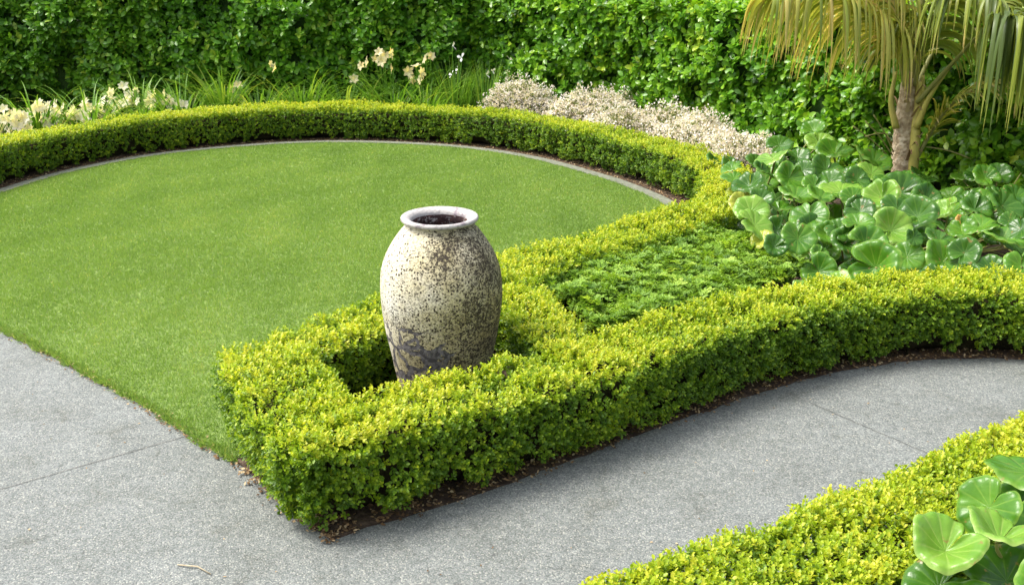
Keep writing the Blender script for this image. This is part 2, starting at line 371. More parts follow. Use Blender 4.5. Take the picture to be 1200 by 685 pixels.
fg_pts = [(-.55, 1.78), (-.2, 1.98), (.32, 2.28), (.63, 2.46), (1.11, 2.72), (1.53, 2.99), (2.2, 3.42), (2.95, 3.95)]
CL = {k: catmull(p, .04) for k, p in dict(ring=ring_pts, end=end_pts, front=front_pts, div=div_pts).items()}

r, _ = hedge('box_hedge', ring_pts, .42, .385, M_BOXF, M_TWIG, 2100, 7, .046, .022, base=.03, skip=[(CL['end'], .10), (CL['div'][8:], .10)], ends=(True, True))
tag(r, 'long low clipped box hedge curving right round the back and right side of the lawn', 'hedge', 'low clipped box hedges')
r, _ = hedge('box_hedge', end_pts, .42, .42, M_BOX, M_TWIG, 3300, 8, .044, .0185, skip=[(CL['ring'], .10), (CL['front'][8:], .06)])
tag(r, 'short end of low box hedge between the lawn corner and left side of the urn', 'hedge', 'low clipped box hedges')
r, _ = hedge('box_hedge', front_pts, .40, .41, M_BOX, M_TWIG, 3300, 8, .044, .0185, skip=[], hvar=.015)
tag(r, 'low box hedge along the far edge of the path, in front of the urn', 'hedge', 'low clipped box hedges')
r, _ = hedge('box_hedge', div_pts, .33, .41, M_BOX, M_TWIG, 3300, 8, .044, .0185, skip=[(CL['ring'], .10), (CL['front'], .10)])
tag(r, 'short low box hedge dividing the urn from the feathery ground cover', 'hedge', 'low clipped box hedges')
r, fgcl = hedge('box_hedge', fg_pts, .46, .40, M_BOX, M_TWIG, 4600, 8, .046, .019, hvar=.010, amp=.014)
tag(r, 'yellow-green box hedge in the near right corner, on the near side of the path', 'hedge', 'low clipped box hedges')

# ------------------------------------------------------------------ tall hedges behind
r, _ = hedge('tall_hedge', [(-11, 13.75), (-8, 13.8), (-5, 13.75), (-2.5, 13.75), (-.6, 13.85), (.6, 14.1)], .9, 1.85, M_REAR, M_HCORE, 260, 7, .17, .105, T_LEAF, base=.05, amp=.11, lump=.9,
             top_tint=.15, base_tint=.52, inset=.2, wl=.55, stems=False, depth=.09, cr=.12, gap=.12, hvar=.04)
tag(r, 'tall dark green broadleaf hedge along the back, behind the cream lilies', 'hedge', 'tall hedges behind the garden')
r, _ = hedge('tall_hedge', [(-.35, 13.95), (.9, 13.0), (2.2, 12.0), (3.3, 10.75), (4.05, 9.6), (4.62, 8.6), (5.15, 7.5), (5.85, 6.2)], .9, 1.60, M_SIDE, M_HCORE, 260, 7, .16, .095, T_LEAF, base=.05, amp=.10, lump=.8,
             top_tint=.25, base_tint=.48, inset=.2, wl=.62, stems=False, depth=.09, cr=.12, gap=.12, hvar=.03)
tag(r, 'tall glossy bright green hedge down the right side, behind the palm', 'hedge', 'tall hedges behind the garden')

# ------------------------------------------------------------------ lawn grass
def inside(xy, poly):
    x, y = xy[:, 0], xy[:, 1]; c = np.zeros(len(xy), bool); p = np.asarray(poly); j = len(p) - 1
    for i in range(len(p)):
        xi, yi = p[i]; xj, yj = p[j]
        k = ((yi > y) != (yj > y)) & (x < (xj - xi) * (y - yi) / (yj - yi + 1e-12) + xi); c ^= k; j = i
    return c
lo, hi = lawn_poly.min(0), lawn_poly.max(0)
xy = rng.uniform(lo, hi, (1150000, 2)); xy = xy[inside(xy, lawn_poly)]
kd = np.minimum(1, 6.5 / np.maximum(4, xy[:, 1])); xy = xy[rng.random(len(xy)) < kd]
n = len(xy); pos = np.c_[xy, np.full(n, .010)]
pl = Lumps(.9, 3)(pos); pl2 = Lumps(.22, 9)(pos)
ax = nrm(np.c_[rng.normal(0, .55, (n, 2)), np.ones(n)]); nm = nrm(np.c_[rng.normal(0, 1, (n, 2)), rng.normal(0, .2, n)])
Lg = .024 * rng.uniform(.6, 1.3, n) * (1 + .15 * pl2)
gs = Soup(); gs.inst(T_BLADE, pos, ax, nm, Lg, .0045 * np.clip(xy[:, 1] / 6, .9, 1.5), np.clip(rng.normal(.50, .13, n) + .10 * pl + .04 * pl2 + .05 * Lumps(2.6, 44)(pos) + .05 * Lumps(.07, 45)(pos) + (rng.random(n) < .02) * .4, 0, 1), N=.006)
tag(gs.build('grass', M_GRASS), 'short mown green grass covering the round lawn', 'grass', kind='stuff')
# shaggy fringe of grass along the paving edge
nL = 12000; i = rng.integers(0, len(Ledge) - 1, nL); f = rng.random((nL, 1)); e = Ledge[i] * (1 - f) + Ledge[i + 1] * f
k = (e[:, 0] < -1.25) & (e[:, 0] > -5.2); e = e[k] + rng.normal(0, .014, (k.sum(), 2)) + [.008, .009] + .012 * Lumps(.25, 71)(np.c_[e[k], np.zeros(k.sum())])[:, None]; n = len(e)
gf = Soup(); gf.inst(T_BLADE, np.c_[e, np.full(n, .008)], nrm(np.c_[rng.normal(-.25, .5, (n, 2)), np.full(n, .7)]), nrm(rng.normal(size=(n, 3))), .032 * rng.uniform(.5, 1.4, n), .005, np.clip(rng.normal(.45, .25, n), 0, 1), N=.008)
tag(gf.build('grass', M_GRASS), 'longer shaggy fringe of grass where the lawn meets the paving', 'grass', kind='stuff')

# ------------------------------------------------------------------ leaf litter on the soil
def litter(line, o0, o1, n, label):
    l = np.asarray(line); t = nrm(np.gradient(l, axis=0)); nn = np.c_[-t[:, 1], t[:, 0]]
    i = rng.integers(0, len(l), n); p = l[i] + nn[i] * rng.uniform(o0, o1, (n, 1)) + rng.normal(0, .02, (n, 2))
    s = Soup(); s.inst(T_SMALL, np.c_[p, rng.uniform(.009, .018, n)], np.c_[rng.normal(size=(n, 2)), rng.normal(0, .25, n)], nrm(np.c_[rng.normal(0, .4, (n, 2)), np.ones(n)]),
                       rng.uniform(.007, .024, n), rng.uniform(.006, .014, n), np.clip(rng.normal(.5, .3, n), 0, 1))
    # small clods
    m = n // 2; i = rng.integers(0, len(l), m); p = l[i] + nn[i] * rng.uniform(o0, o1, (m, 1)) + rng.normal(0, .02, (m, 2))
    oc = (np.array([(1, 0, 0), (-1, 0, 0), (0, 1, 0), (0, -1, 0), (0, 0, 1), (0, 0, -1)]) * .5, [(0, 2, 4), (2, 1, 4), (1, 3, 4), (3, 0, 4)])
    s.inst(oc, np.c_[p, np.full(m, .008)], np.c_[rng.normal(size=(m, 2)), np.zeros(m)], np.tile([0, 0, 1.], (m, 1)), rng.uniform(.006, .02, m), rng.uniform(.006, .02, m), rng.uniform(0, .12, m))
    return tag(s.build('leaf_litter', M_LITTER), label, 'leaf litter', kind='stuff')
litter(Redge[:110], -.015, .2, 4600, 'dry leaf bits and clods on the dark soil beside the path')
litter(np.vstack([Ledge[-8:]]), -.02, .13, 240, 'dry leaf bits at the foot of the hedge end beside the paving')
litter(Ledge[30:], -.022, .010, 450, 'brown crumbs and dry clippings along the paving edge of the lawn')
litter(kerb, .12, .3, 3500, 'dry leaf bits on the soil strip behind the lawn kerb')

# ------------------------------------------------------------------ urn
def urn_mat(name, kind):
    m, nt, p = new_mat(name); N, Lk = nt.nodes.new, nt.links.new
    tc = N('ShaderNodeTexCoord').outputs['Object']
    def noise(s, d=5, r=.5, off=(0, 0, 0)):
        mp = N('ShaderNodeMapping'); mp.inputs['Location'].default_value = off; Lk(tc, mp.inputs['Vector'])
        x = N('ShaderNodeTexNoise'); x.inputs['Scale'].default_value = s; x.inputs['Detail'].default_value = d; x.inputs['Roughness'].default_value = r
        Lk(mp.outputs[0], x.inputs['Vector']); return x.outputs['Fac']
    def math_(op, a, b):
        x = N('ShaderNodeMath'); x.operation = op
        for i, q in enumerate((a, b)):
            if isinstance(q, (int, float)): x.inputs[i].default_value = q
            else: Lk(q, x.inputs[i])
        return x.outputs[0]
    def step(v, lo, hi):
        x = N('ShaderNodeMapRange'); x.interpolation_type = 'SMOOTHSTEP'; x.inputs[1].default_value = lo; x.inputs[2].default_value = hi; Lk(v, x.inputs[0]); return x.outputs[0]
    def mix(fac, a, b, mode='MIX'):
        x = N('ShaderNodeMix'); x.data_type = 'RGBA'; x.blend_type = mode
        if isinstance(fac, (int, float)): x.inputs[0].default_value = fac
        else: Lk(fac, x.inputs[0])
        for i, q in ((6, a), (7, b)):
            if isinstance(q, tuple): x.inputs[i].default_value = (*q, 1)
            else: Lk(q, x.inputs[i])
        return x.outputs[2]
    if kind == 'body':
        sep = N('ShaderNodeSeparateXYZ'); Lk(tc, sep.inputs[0]); X, Y, Z = sep.outputs
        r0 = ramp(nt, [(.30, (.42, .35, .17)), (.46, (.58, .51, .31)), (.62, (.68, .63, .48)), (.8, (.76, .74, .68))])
        # base colour whiter towards the left flank and the shoulder, yellower low down
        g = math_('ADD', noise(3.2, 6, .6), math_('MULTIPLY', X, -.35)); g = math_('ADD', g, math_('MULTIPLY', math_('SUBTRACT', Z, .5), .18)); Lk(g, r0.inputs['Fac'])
        c = r0.outputs['Color']
        # green-brown algae stain on the right front
        a = math_('ADD', noise(4.5, 8, .7, (3, 1, 2)), math_('MULTIPLY', X, .55)); c = mix(math_('MULTIPLY', step(a, .46, .74), .52), c, (.23, .18, .08))
        a2 = noise(7, 7, .7, (7, 3, 5)); c = mix(math_('MULTIPLY', step(a2, .56, .70), .42), c, (.20, .18, .14))
        # pits and specks, denser to the right
        v = N('ShaderNodeTexVoronoi'); v.inputs['Scale'].default_value = 78; v.inputs['Randomness'].default_value = 1; Lk(tc, v.inputs['Vector'])
        sc_ = N('ShaderNodeSeparateColor'); Lk(v.outputs['Color'], sc_.inputs[0])
        den = math_('ADD', math_('MULTIPLY', noise(5, 4, .6, (1, 9, 4)), .9), math_('MULTIPLY', X, .5))
        sel = step(math_('SUBTRACT', math_('ADD', den, .02), sc_.outputs[0]), -.02, .06)
        n1 = noise(62, 8, .8, (5, 8, 1)); sp = step(math_('ADD', n1, math_('MULTIPLY', math_('SUBTRACT', den, .45), .30)), .545, .575)
        dd = math_('ADD', v.outputs['Distance'], math_('MULTIPLY', math_('SUBTRACT', noise(210, 3, .6, (3, 3, 3)), .5), .9)); sp = math_('MAXIMUM', sp, math_('MULTIPLY', sel, math_('SUBTRACT', 1, step(dd, .30, .46))))
        n4 = noise(26, 8, .75, (9, 2, 6)); sp = math_('MAXIMUM', sp, math_('MULTIPLY', step(math_('ADD', n4, math_('MULTIPLY', math_('SUBTRACT', den, .45), .25)), .575, .62), .8))
        v2 = noise(125, 4, .7, (2, 2, 8)); sp2 = math_('MULTIPLY', step(v2, .54, .575), math_('ADD', .35, math_('MULTIPLY', step(den, .22, .55), .6)))
        spots = math_('MAXIMUM', sp, sp2); c = mix(spots, c, (.052, .040, .028))
        # flaked area low on the left: purple-grey body showing between glaze plates
        dx = math_('ADD', X, .14); m1 = math_('MULTIPLY', math_('MULTIPLY', dx, dx), 9); dz = math_('SUBTRACT', Z, .25); m2 = math_('MULTIPLY', math_('MULTIPLY', dz, dz), 8)
        reg = math_('SUBTRACT', 1, math_('ADD', m1, m2))
        v3 = N('ShaderNodeTexVoronoi'); v3.feature = 'DISTANCE_TO_EDGE'; v3.inputs['Scale'].default_value = 9
        wv = N('ShaderNodeTexNoise'); wv.inputs['Scale'].default_value = 14; wv.inputs['Detail'].default_value = 5; Lk(tc, wv.inputs['Vector'])
        Lk(mix(.10, tc, wv.outputs['Color'], 'ADD'), v3.inputs['Vector'])
        thr = math_('SUBTRACT', math_('ADD', math_('MULTIPLY', step(reg, .15, .90), .125), math_('MULTIPLY', math_('SUBTRACT', noise(6, 6, .65, (5, 5, 1)), .5), .35)), v3.outputs['Distance'])
        fl = math_('MULTIPLY', step(thr, -.008, .012), step(reg, .25, .5))
        pc = mix(step(noise(40, 5), .42, .6), (.085, .078, .080), (.21, .195, .195))
        c = mix(fl, c, pc)
        hgt = math_('SUBTRACT', math_('SUBTRACT', 1, math_('MULTIPLY', spots, .6)), fl); hgt = math_('ADD', hgt, math_('MULTIPLY', noise(60, 6, .7), .6))
    elif kind == 'rim':
        c = mix(step(noise(9, 6, .7), .50, .60), (.42, .40, .385), (.22, .185, .205)); c = mix(step(noise(60, 4, .7, (4, 4, 4)), .62, .70), c, (.20, .17, .15)); hgt = noise(60, 6)
    else:
        c = mix(step(noise(14, 6, .7), .46, .60), (.075, .045, .045), (.17, .075, .06)); c = mix(step(noise(34, 6, .75, (3, 3, 3)), .56, .62), c, (.62, .60, .58)); hgt = noise(40, 6)
    Lk(c, p.inputs['Base Color']); p.inputs['Roughness'].default_value = .72; p.inputs['Specular IOR Level'].default_value = .3
    b = N('ShaderNodeBump'); b.inputs['Strength'].default_value = .8; b.inputs['Distance'].default_value = .008; Lk(hgt, b.inputs['Height']); Lk(b.outputs[0], p.inputs['Normal'])
    return m
UX, UY = -.345, 4.52
def lathe(name, prof, mat, parent, seg=96, wob=.004):
    lw = Lumps(.35, 21); v = []
    for r, z in prof:
        a = np.linspace(0, 2 * np.pi, seg, endpoint=False); q = np.c_[r * np.cos(a), r * np.sin(a), np.full(seg, z)]
        q[:, :2] *= (1 + wob / max(r, .05) * lw(q))[:, None]; v.append(q + [UX, UY, 0])
    fs = [(i * seg + j, i * seg + (j + 1) % seg, (i + 1) * seg + (j + 1) % seg, (i + 1) * seg + j) for i in range(len(prof) - 1) for j in range(seg)]
    s = Soup(); s.add(np.vstack(v), fs); return s.build(name, mat, parent, True)
def sm(pts, step=.012): return [tuple(p) for p in catmull(pts, step)]
urn = empty('garden_urn', (UX, UY, 0))
tag(urn, 'weathered cream glazed pottery urn with flaked purple-grey patch, standing empty inside the box hedge corner', 'urn')
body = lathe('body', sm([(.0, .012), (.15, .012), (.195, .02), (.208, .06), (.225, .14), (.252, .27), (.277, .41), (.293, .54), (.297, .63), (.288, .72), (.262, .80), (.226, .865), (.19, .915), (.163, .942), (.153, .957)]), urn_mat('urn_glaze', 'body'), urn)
lathe('rim', sm([(.1535, .955), (.166, .960), (.180, .966), (.186, .974), (.184, .983), (.176, .9875), (.160, .985), (.146, .979), (.137, .968), (.1345, .956)], .004), urn_mat('urn_rim', 'rim'), urn, wob=.002)
lathe('inner_wall', sm([(.1345, .957), (.140, .93), (.165, .89), (.21, .84), (.25, .77), (.27, .66), (.265, .5), (.22, .25), (.1, .05), (.0, .04)], .02), urn_mat('urn_inside', 'in'), urn)
urn.rotation_euler = (0, 0, 0)

# ------------------------------------------------------------------ feathery ground cover
jp = np.array([at(596, 326, .3)[:2], at(660, 294, .3)[:2], at(740, 284, .3)[:2], at(845, 268, .3)[:2], at(930, 300, .25)[:2], at(945, 330, .22)[:2], at(850, 356, .25)[:2], at(760, 384, .25)[:2], at(700, 388, .22)[:2], at(640, 350, .22)[:2]])
jl, jh = jp.min(0), jp.max(0)
xy = rng.uniform(jl - .1, jh + .1, (9500, 2)); xy = xy[inside(xy, jp)]; n = len(xy)
hz = .345 + .030 * Lumps(.5, 31)(np.c_[xy, np.zeros(n)]) + .028 * Lumps(.2, 32)(np.c_[xy, np.zeros(n)])
ang = rng.uniform(0, 2 * np.pi, n); D = nrm(np.c_[np.cos(ang), np.sin(ang), rng.uniform(.15, .75, n)])
Pj = np.c_[xy, hz - np.abs(rng.normal(0, .05, n))]; lj = rng.uniform(.06, .14, n); yj = rng.normal(.42, .16, n) + .1 * Lumps(.4, 33)(Pj)
js = Soup(); sd = nrm(np.cross(D, [0, 0, 1])); upv = np.cross(sd, D)
for i in range(22):
    f = (i // 2 + .5) / 11; sgn = 1 if i % 2 else -1
    pos = Pj + D * (lj * (f - .35))[:, None] - np.c_[np.zeros((n, 2)), .05 * f * f * np.ones(n)]
    js.inst(T_SMALL, pos, nrm(D * .75 + sd * sgn + upv * rng.uniform(-.1, .5, (n, 1)) + rng.normal(0, .15, (n, 3))), nrm(upv + rng.normal(0, .3, (n, 3))), .034 * (1.15 - .6 * f) * rng.uniform(.8, 1.2, n), .0105, np.clip(yj + .35 * (f - .5) + rng.normal(0, .06, n), 0, 1))
tag(js.build('ground_cover', M_JUN), 'low feathery mid green ground cover filling the bed between the box hedges', 'ground cover', kind='stuff')
gb = Soup(); gx = rng.uniform(jl, jh, (260, 2)); gx = gx[inside(gx, jp)]
for x, y in gx:
    a = rng.uniform(0, 6.28); gb.tube([(x, y, .015), (x + .06 * math.cos(a), y + .06 * math.sin(a), .10), (x + .16 * math.cos(a), y + .16 * math.sin(a), .17)], [.006, .005, .003], 5)
tag(gb.build('ground_cover', M_TWIG), 'brown creeping stems under the feathery ground cover', 'ground cover', kind='stuff')

# ------------------------------------------------------------------ big round-leaved plants
def big_leaf_mat(name, dark, light, vein, rough=.28):
    m, nt, p = new_mat(name); N, Lk = nt.nodes.new, nt.links.new
    a = N('ShaderNodeAttribute'); a.attribute_name = 'vein'; tc = N('ShaderNodeTexCoord').outputs['Object']
    n = N('ShaderNodeTexNoise'); n.inputs['Scale'].default_value = 9; n.inputs['Detail'].default_value = 6; Lk(tc, n.inputs['Vector'])
    r = ramp(nt, [(.3, dark), (.7, light)]); Lk(n.outputs['Fac'], r.inputs['Fac'])
    x = N('ShaderNodeMix'); x.data_type = 'RGBA'; Lk(a.outputs['Fac'], x.inputs[0]); Lk(r.outputs['Color'], x.inputs[6]); x.inputs[7].default_value = (*vein, 1)
    sp = N('ShaderNodeTexNoise'); sp.inputs['Scale'].default_value = 26; sp.inputs['Detail'].default_value = 4; Lk(tc, sp.inputs['Vector'])
    sr = ramp(nt, [(.66, (0, 0, 0)), (.70, (.8, .8, .8))]); Lk(sp.outputs['Fac'], sr.inputs['Fac'])
    xb = N('ShaderNodeMix'); xb.data_type = 'RGBA'; Lk(sr.outputs['Color'], xb.inputs[0]); Lk(x.outputs[2], xb.inputs[6]); xb.inputs[7].default_value = (.24, .17, .05, 1); x = xb
    bp = N('ShaderNodeBump'); bp.inputs['Strength'].default_value = .35; bp.inputs['Distance'].default_value = .006; nb = N('ShaderNodeTexNoise'); nb.inputs['Scale'].default_value = 45; Lk(tc, nb.inputs['Vector'])
    Lk(nb.outputs['Fac'], bp.inputs['Height']); Lk(bp.outputs[0], p.inputs['Normal'])
    Lk(x.outputs[2], p.inputs['Base Color']); p.inputs['Roughness'].default_value = rough - .08; p.inputs['Specular IOR Level'].default_value = .38
    t = N('ShaderNodeBsdfTranslucent'); y = N('ShaderNodeMix'); y.data_type = 'RGBA'; y.blend_type = 'MULTIPLY'; y.inputs[0].default_value = 1
    Lk(x.outputs[2], y.inputs[6]); y.inputs[7].default_value = (1.5, 1.4, .6, 1); Lk(y.outputs[2], t.inputs['Color'])
    s = N('ShaderNodeMixShader'); s.inputs[0].default_value = .25; Lk(p.outputs[0], s.inputs[1]); Lk(t.outputs[0], s.inputs[2]); Lk(s.outputs[0], nt.nodes['Material Output'].inputs['Surface'])
    return m
ML = {'g': big_leaf_mat('round_leaf_green', (.042, .145, .010), (.105, .25, .018), (.25, .38, .06), .36),
      'd': big_leaf_mat('round_leaf_dark', (.026, .095, .010), (.065, .17, .018), (.15, .27, .045), .32),
      'l': big_leaf_mat('round_leaf_light', (.11, .26, .026), (.20, .36, .045), (.40, .51, .15), .36),
      'y': big_leaf_mat('round_leaf_yellow', (.26, .33, .03), (.40, .42, .05), (.55, .55, .16), .35),
      'o': big_leaf_mat('round_leaf_orange', (.50, .27, .06), (.62, .36, .10), (.66, .45, .18), .5)}
def round_leaf(center, nrml, rad, mat, parent, foot, cup=.22, fold=0.0, spin=None):
    """kidney-shaped leaf with notch, radiating sunk veins and a wavy upturned margin; its stalk is a sub-part"""
    nrml = nrm(np.array(nrml, float)); center = np.array(center)
    back = np.array([foot[0] - center[0], foot[1] - center[1], 0.0]); back += rng.normal(0, .12, 3)
    e1 = nrm(back - (back @ nrml) * nrml) if spin is None else nrm(np.array(spin) - (np.array(spin) @ nrml) * nrml)
    e2 = np.cross(nrml, e1)
    NA, NR = 89, 10; nv = 11
    th = np.linspace(.05, 2 * np.pi - .05, NA); rr = np.linspace(0, 1, NR) ** .8
    A, Rr = np.meshgrid(th, rr, indexing='ij')
    lobe = 1 - .42 * np.exp(-((np.minimum(A, 2 * np.pi - A)) / .20) ** 2) - .02 * np.cos(A)
    ph = rng.uniform(0, 6.28); wv = rng.uniform(.04, .2); wob = 1 + .035 * np.sin(3 * A + ph) + .02 * np.sin(7 * A + ph * 2)
    r = Rr * rad * lobe * wob
    vp = np.abs(((A - .05) / (2 * np.pi - .10) * nv) % 1 - .5) * 2          # 1 on a vein, 0 between
    ve = np.clip((vp - .76) / .24, 0, 1) * np.clip(1.0 - Rr * .8, 0, 1) * .7 + .5 * (Rr > .94)
    puff = (1 - vp ** 2) * np.sin(np.pi * np.clip(Rr, 0, 1)) * .022 * rad
    z = puff + cup * rad * (1.5 * Rr ** 1.7 - .85 * Rr ** 5) + wv * rad * Rr ** 2 * np.sin(2 * A + ph) + .05 * rad * Rr ** 2.5 * np.sin(5 * A + ph * 3) + .03 * rad * Rr ** 3 * np.sin(13 * A + ph) - .05 * rad * (Rr > .96)
    z = z + fold * np.abs(np.sin(A)) * r
    v = center + r[..., None] * (np.cos(A)[..., None] * e1 + np.sin(A)[..., None] * e2) + z[..., None] * nrml
    fs = [(i * NR + j, i * NR + j + 1, (i + 1) * NR + j + 1, (i + 1) * NR + j) for i in range(NA - 1) for j in range(NR - 1)]
    s = Soup(); s.add(v.reshape(-1, 3), fs); me = s.mesh('leaf', True)
    at_ = me.attributes.new('vein', 'FLOAT', 'POINT'); at_.data.foreach_set('value', ve.reshape(-1).astype(np.float32))
    o = link('leaf', me, ML[mat], parent)
    c0 = center - nrml * .004; mid = (c0 * .55 + np.array(foot) * .45) + nrm(nrml * [1, 1, 0] * -1 + [0, 0, .001]) * .03
    st = Soup(); st.tube(catmull([foot, mid, c0 - nrml * .03, c0], .05), .007 * rad / .13, 6, rng.uniform(.2, .9)); st.build('stalk', M_STALK, o, True)
    return o
# leaf list read off the photograph: (x, y, width px, kind, tilt towards viewer)
a_, b_ = (840, 140), (1000, 140); k_ = 1 / 3.26
LF = [(a_[0] + x * k_, a_[1] + y * k_, wd * k_, kd, tl) for x, y, wd, kd, tl in [
    (370, 45, 80, 'g', .7), (390, 88, 105, 'l', .35), (450, 132, 130, 'g', .35), (240, 100, 80, 'd', .4), (215, 150, 115, 'l', .3), (310, 145, 80, 'd', .6), (65, 225, 95, 'g', .2), (85, 270, 80, 'y', .9), (88, 322, 90, 'y', .9),
    (278, 225, 125, 'g', .9), (420, 195, 120, 'd', .5), (510, 235, 115, 'd', .7), (375, 255, 95, 'g', .7), (475, 272, 135, 'l', .12), (125, 255, 100, 'd', .8), (165, 310, 100, 'd', .6), (300, 300, 130, 'g', .3), (130, 355, 120, 'l', .35), (395, 305, 110, 'g', .25),
    (145, 405, 130, 'l', .5), (240, 345, 110, 'g', .4), (355, 370, 125, 'g', .5), (540, 345, 95, 'd', .8), (310, 455, 122, 'g', 1.0), (230, 425, 90, 'd', .7), (470, 425, 105, 'd', .8), (540, 400, 110, 'g', .4), (390, 580, 110, 'g', 1.0), (470, 620, 100, 'l', .25), (330, 645, 75, 'l', .3),
    (175, 460, 75, 'y', .5), (220, 485, 95, 'd', .9), (390, 515, 80, 'g', .8), (560, 160, 110, 'g', .4), (430, 240, 100, 'd', .8), (520, 300, 90, 'g', .5), (60, 190, 80, 'g', .4), (170, 200, 95, 'd', .5), (330, 195, 80, 'd', .6)]]
LF += [(b_[0] + x * k_, b_[1] + y * k_, wd * k_, kd, tl) for x, y, wd, kd, tl in [
    (110, 300, 140, 'l', .5), (180, 280, 150, 'd', .5), (15, 230, 95, 'd', .8), (70, 210, 110, 'l', .8), (80, 165, 110, 'g', .4), (25, 350, 100, 'd', .7), (170, 342, 105, 'd', .6), (280, 312, 120, 'd', .6), (355, 345, 80, 'l', .5), (465, 345, 120, 'd', .45), (570, 330, 135, 'd', .4),
    (640, 345, 110, 'd', .5), (145, 425, 160, 'l', .6), (50, 482, 135, 'g', .9), (85, 565, 150, 'g', 1.0), (205, 525, 125, 'g', .9), (245, 372, 125, 'd', .7), (345, 540, 130, 'g', .8), (330, 460, 110, 'd', .8), (425, 512, 120, 'd', .9), (418, 425, 90, 'g', .6), (490, 410, 105, 'g', .4), (565, 468, 140, 'g', .45),
    (640, 560, 120, 'g', .6), (640, 420, 105, 'd', .6), (530, 572, 90, 'd', .9), (410, 390, 48, 'o', .7), (600, 390, 80, 'd', .7), (230, 450, 70, 'd', .8), (150, 230, 110, 'd', .6), (310, 600, 90, 'd', .8), (440, 600, 90, 'd', .7), (600, 610, 90, 'g', .7), (250, 240, 90, 'd', .6)]]
PL_ = [((2.18, 8.55), 'round-leaved plant at the back left beside the pale blossom, leaves cupped and pale edged'), ((2.0, 7.35), 'round-leaved plant with two yellow leaves, beside the end of the box hedge'),
       ((2.95, 8.05), 'round-leaved plant with dark wavy leaves, just left of the palm trunk'), ((2.35, 6.55), 'round-leaved plant leaning over the feathery ground cover, upright leaves in front'),
       ((3.0, 6.75), 'round-leaved plant with the largest bright leaf, in front of the palm trunk'), ((3.95, 7.75), 'low round-leaved plant between the right side of the palm trunk and the tall hedge'),
       ((3.75, 6.75), 'round-leaved plant with one orange withered leaf, at the right edge behind the front hedge')]
cent = np.array([p[0] for p in PL_]); roots = []
for (x, y), lb in PL_:
    e = empty('round_leaf_plant', (x, y, .018)); tag(e, 'glossy ' + lb, 'plant', 'glossy round-leaved plants by the palm'); roots.append(e)
for px, py, wd, kd, tl in LF:
    z = float(np.interp(py, [150, 200, 260, 320, 345], [.56, .52, .46, .34, .20])) + rng.normal(0, .025)
    c = at(px, py, z); rad = wd / F * np.linalg.norm(c - [0, 0, H]) * .56 * rng.uniform(.85, 1.15)
    i = int(np.argmin(((cent - c[:2]) ** 2).sum(1))); f = cent[i] + nrm(c[:2] - cent[i]) * .07
    ln = np.array([rng.normal(-.12, .42), -tl * 1.05 + rng.normal(0, .22), 1.0])
    round_leaf(c, ln, rad, kd, roots[i], (f[0], f[1], .01), cup=rng.uniform(.15, .65), spin=np.array([rng.normal(0, .5), .35 + rng.normal(0, .4), -.2]))
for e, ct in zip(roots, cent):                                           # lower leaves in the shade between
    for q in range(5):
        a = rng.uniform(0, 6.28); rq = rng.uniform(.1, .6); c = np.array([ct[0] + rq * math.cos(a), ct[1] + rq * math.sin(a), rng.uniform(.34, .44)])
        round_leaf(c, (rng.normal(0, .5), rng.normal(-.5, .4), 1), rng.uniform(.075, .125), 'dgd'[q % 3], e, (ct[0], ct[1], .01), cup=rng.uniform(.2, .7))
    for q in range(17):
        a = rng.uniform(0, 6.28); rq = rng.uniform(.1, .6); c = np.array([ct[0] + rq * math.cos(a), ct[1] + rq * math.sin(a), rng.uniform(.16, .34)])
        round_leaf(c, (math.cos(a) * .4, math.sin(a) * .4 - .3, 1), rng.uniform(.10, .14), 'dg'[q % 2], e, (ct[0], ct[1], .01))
fgp = empty('round_leaf_plant', (1.82, 2.62, .018)); tag(fgp, 'big round-leaved plant with rolled glossy leaves in the near right corner beside the box hedge', 'plant', 'glossy round-leaved plants by the palm')
for px, py, z, rad, kd, nr, cup, fold in [(1205, 552, .56, .135, 'g', (-.1, .05, 1), .15, .0), (1160, 594, .54, .100, 'g', (-.75, -.5, .65), .18, .1), (1108, 645, .50, .105, 'l', (-.1, -.35, 1), .55, .28), (1172, 632, .52, .105, 'l', (.15, .1, 1), .45, .30),
                                        (1100, 688, .40, .10, 'd', (-.3, -.5, 1), .2, 0), (1180, 680, .42, .13, 'd', (.1, -.6, 1), .15, 0), (1228, 625, .46, .12, 'g', (.2, -.5, 1), .2, .1), (1140, 720, .4, .11, 'g', (-.1, -.5, 1), .2, 0), (1235, 700, .48, .12, 'g', (.2, -.5, 1), .2, 0), (1070, 725, .36, .09, 'd', (-.3, -.5, 1), .2, 0), (1195, 600, .38, .11, 'd', (-.2, -.6, 1), .2, 0)]:
    round_leaf(at(px, py, z), nr, rad, kd, fgp, (1.82, 2.62, .01), cup, fold, spin=(.9, .5, -.3))

# ------------------------------------------------------------------ palm
PX, PY = 3.63, 8.75
palm = empty('palm_tree', (PX, PY, .018)); tag(palm, 'young palm with rough fibrous trunk and drooping golden green fronds, among the round-leaved plants', 'palm tree')
M_TRUNK = noise_mat('palm_trunk', [(.3, (.24, .17, .10)), (.5, (.46, .36, .23)), (.7, (.66, .56, .41))], 22, 10, .9, .9, 45)
M_SHAFT = noise_mat('palm_shaft', [(.3, (.34, .33, .07)), (.7, (.52, .45, .12))], 7, 6, .5, .15, 60)
def pp(px, py, dY=0.0): return atY(px, py, PY + dY)
tp = catmull([np.array([PX, PY, .0]), pp(1060, 225), pp(1058, 190), pp(1060, 150), pp(1063, 112), pp(1064, 92)], .02)
zz = np.linspace(0, 1, len(tp)); ring = .007 * np.abs(np.sin(zz * 33 + np.sin(zz * 11))) ** .5
st = Soup(); st.tube(tp, np.interp(zz, [0, .3, .7, 1], [.125, .105, .088, .055]) + ring - .008, 20); st.build('trunk', M_TRUNK, palm, True)
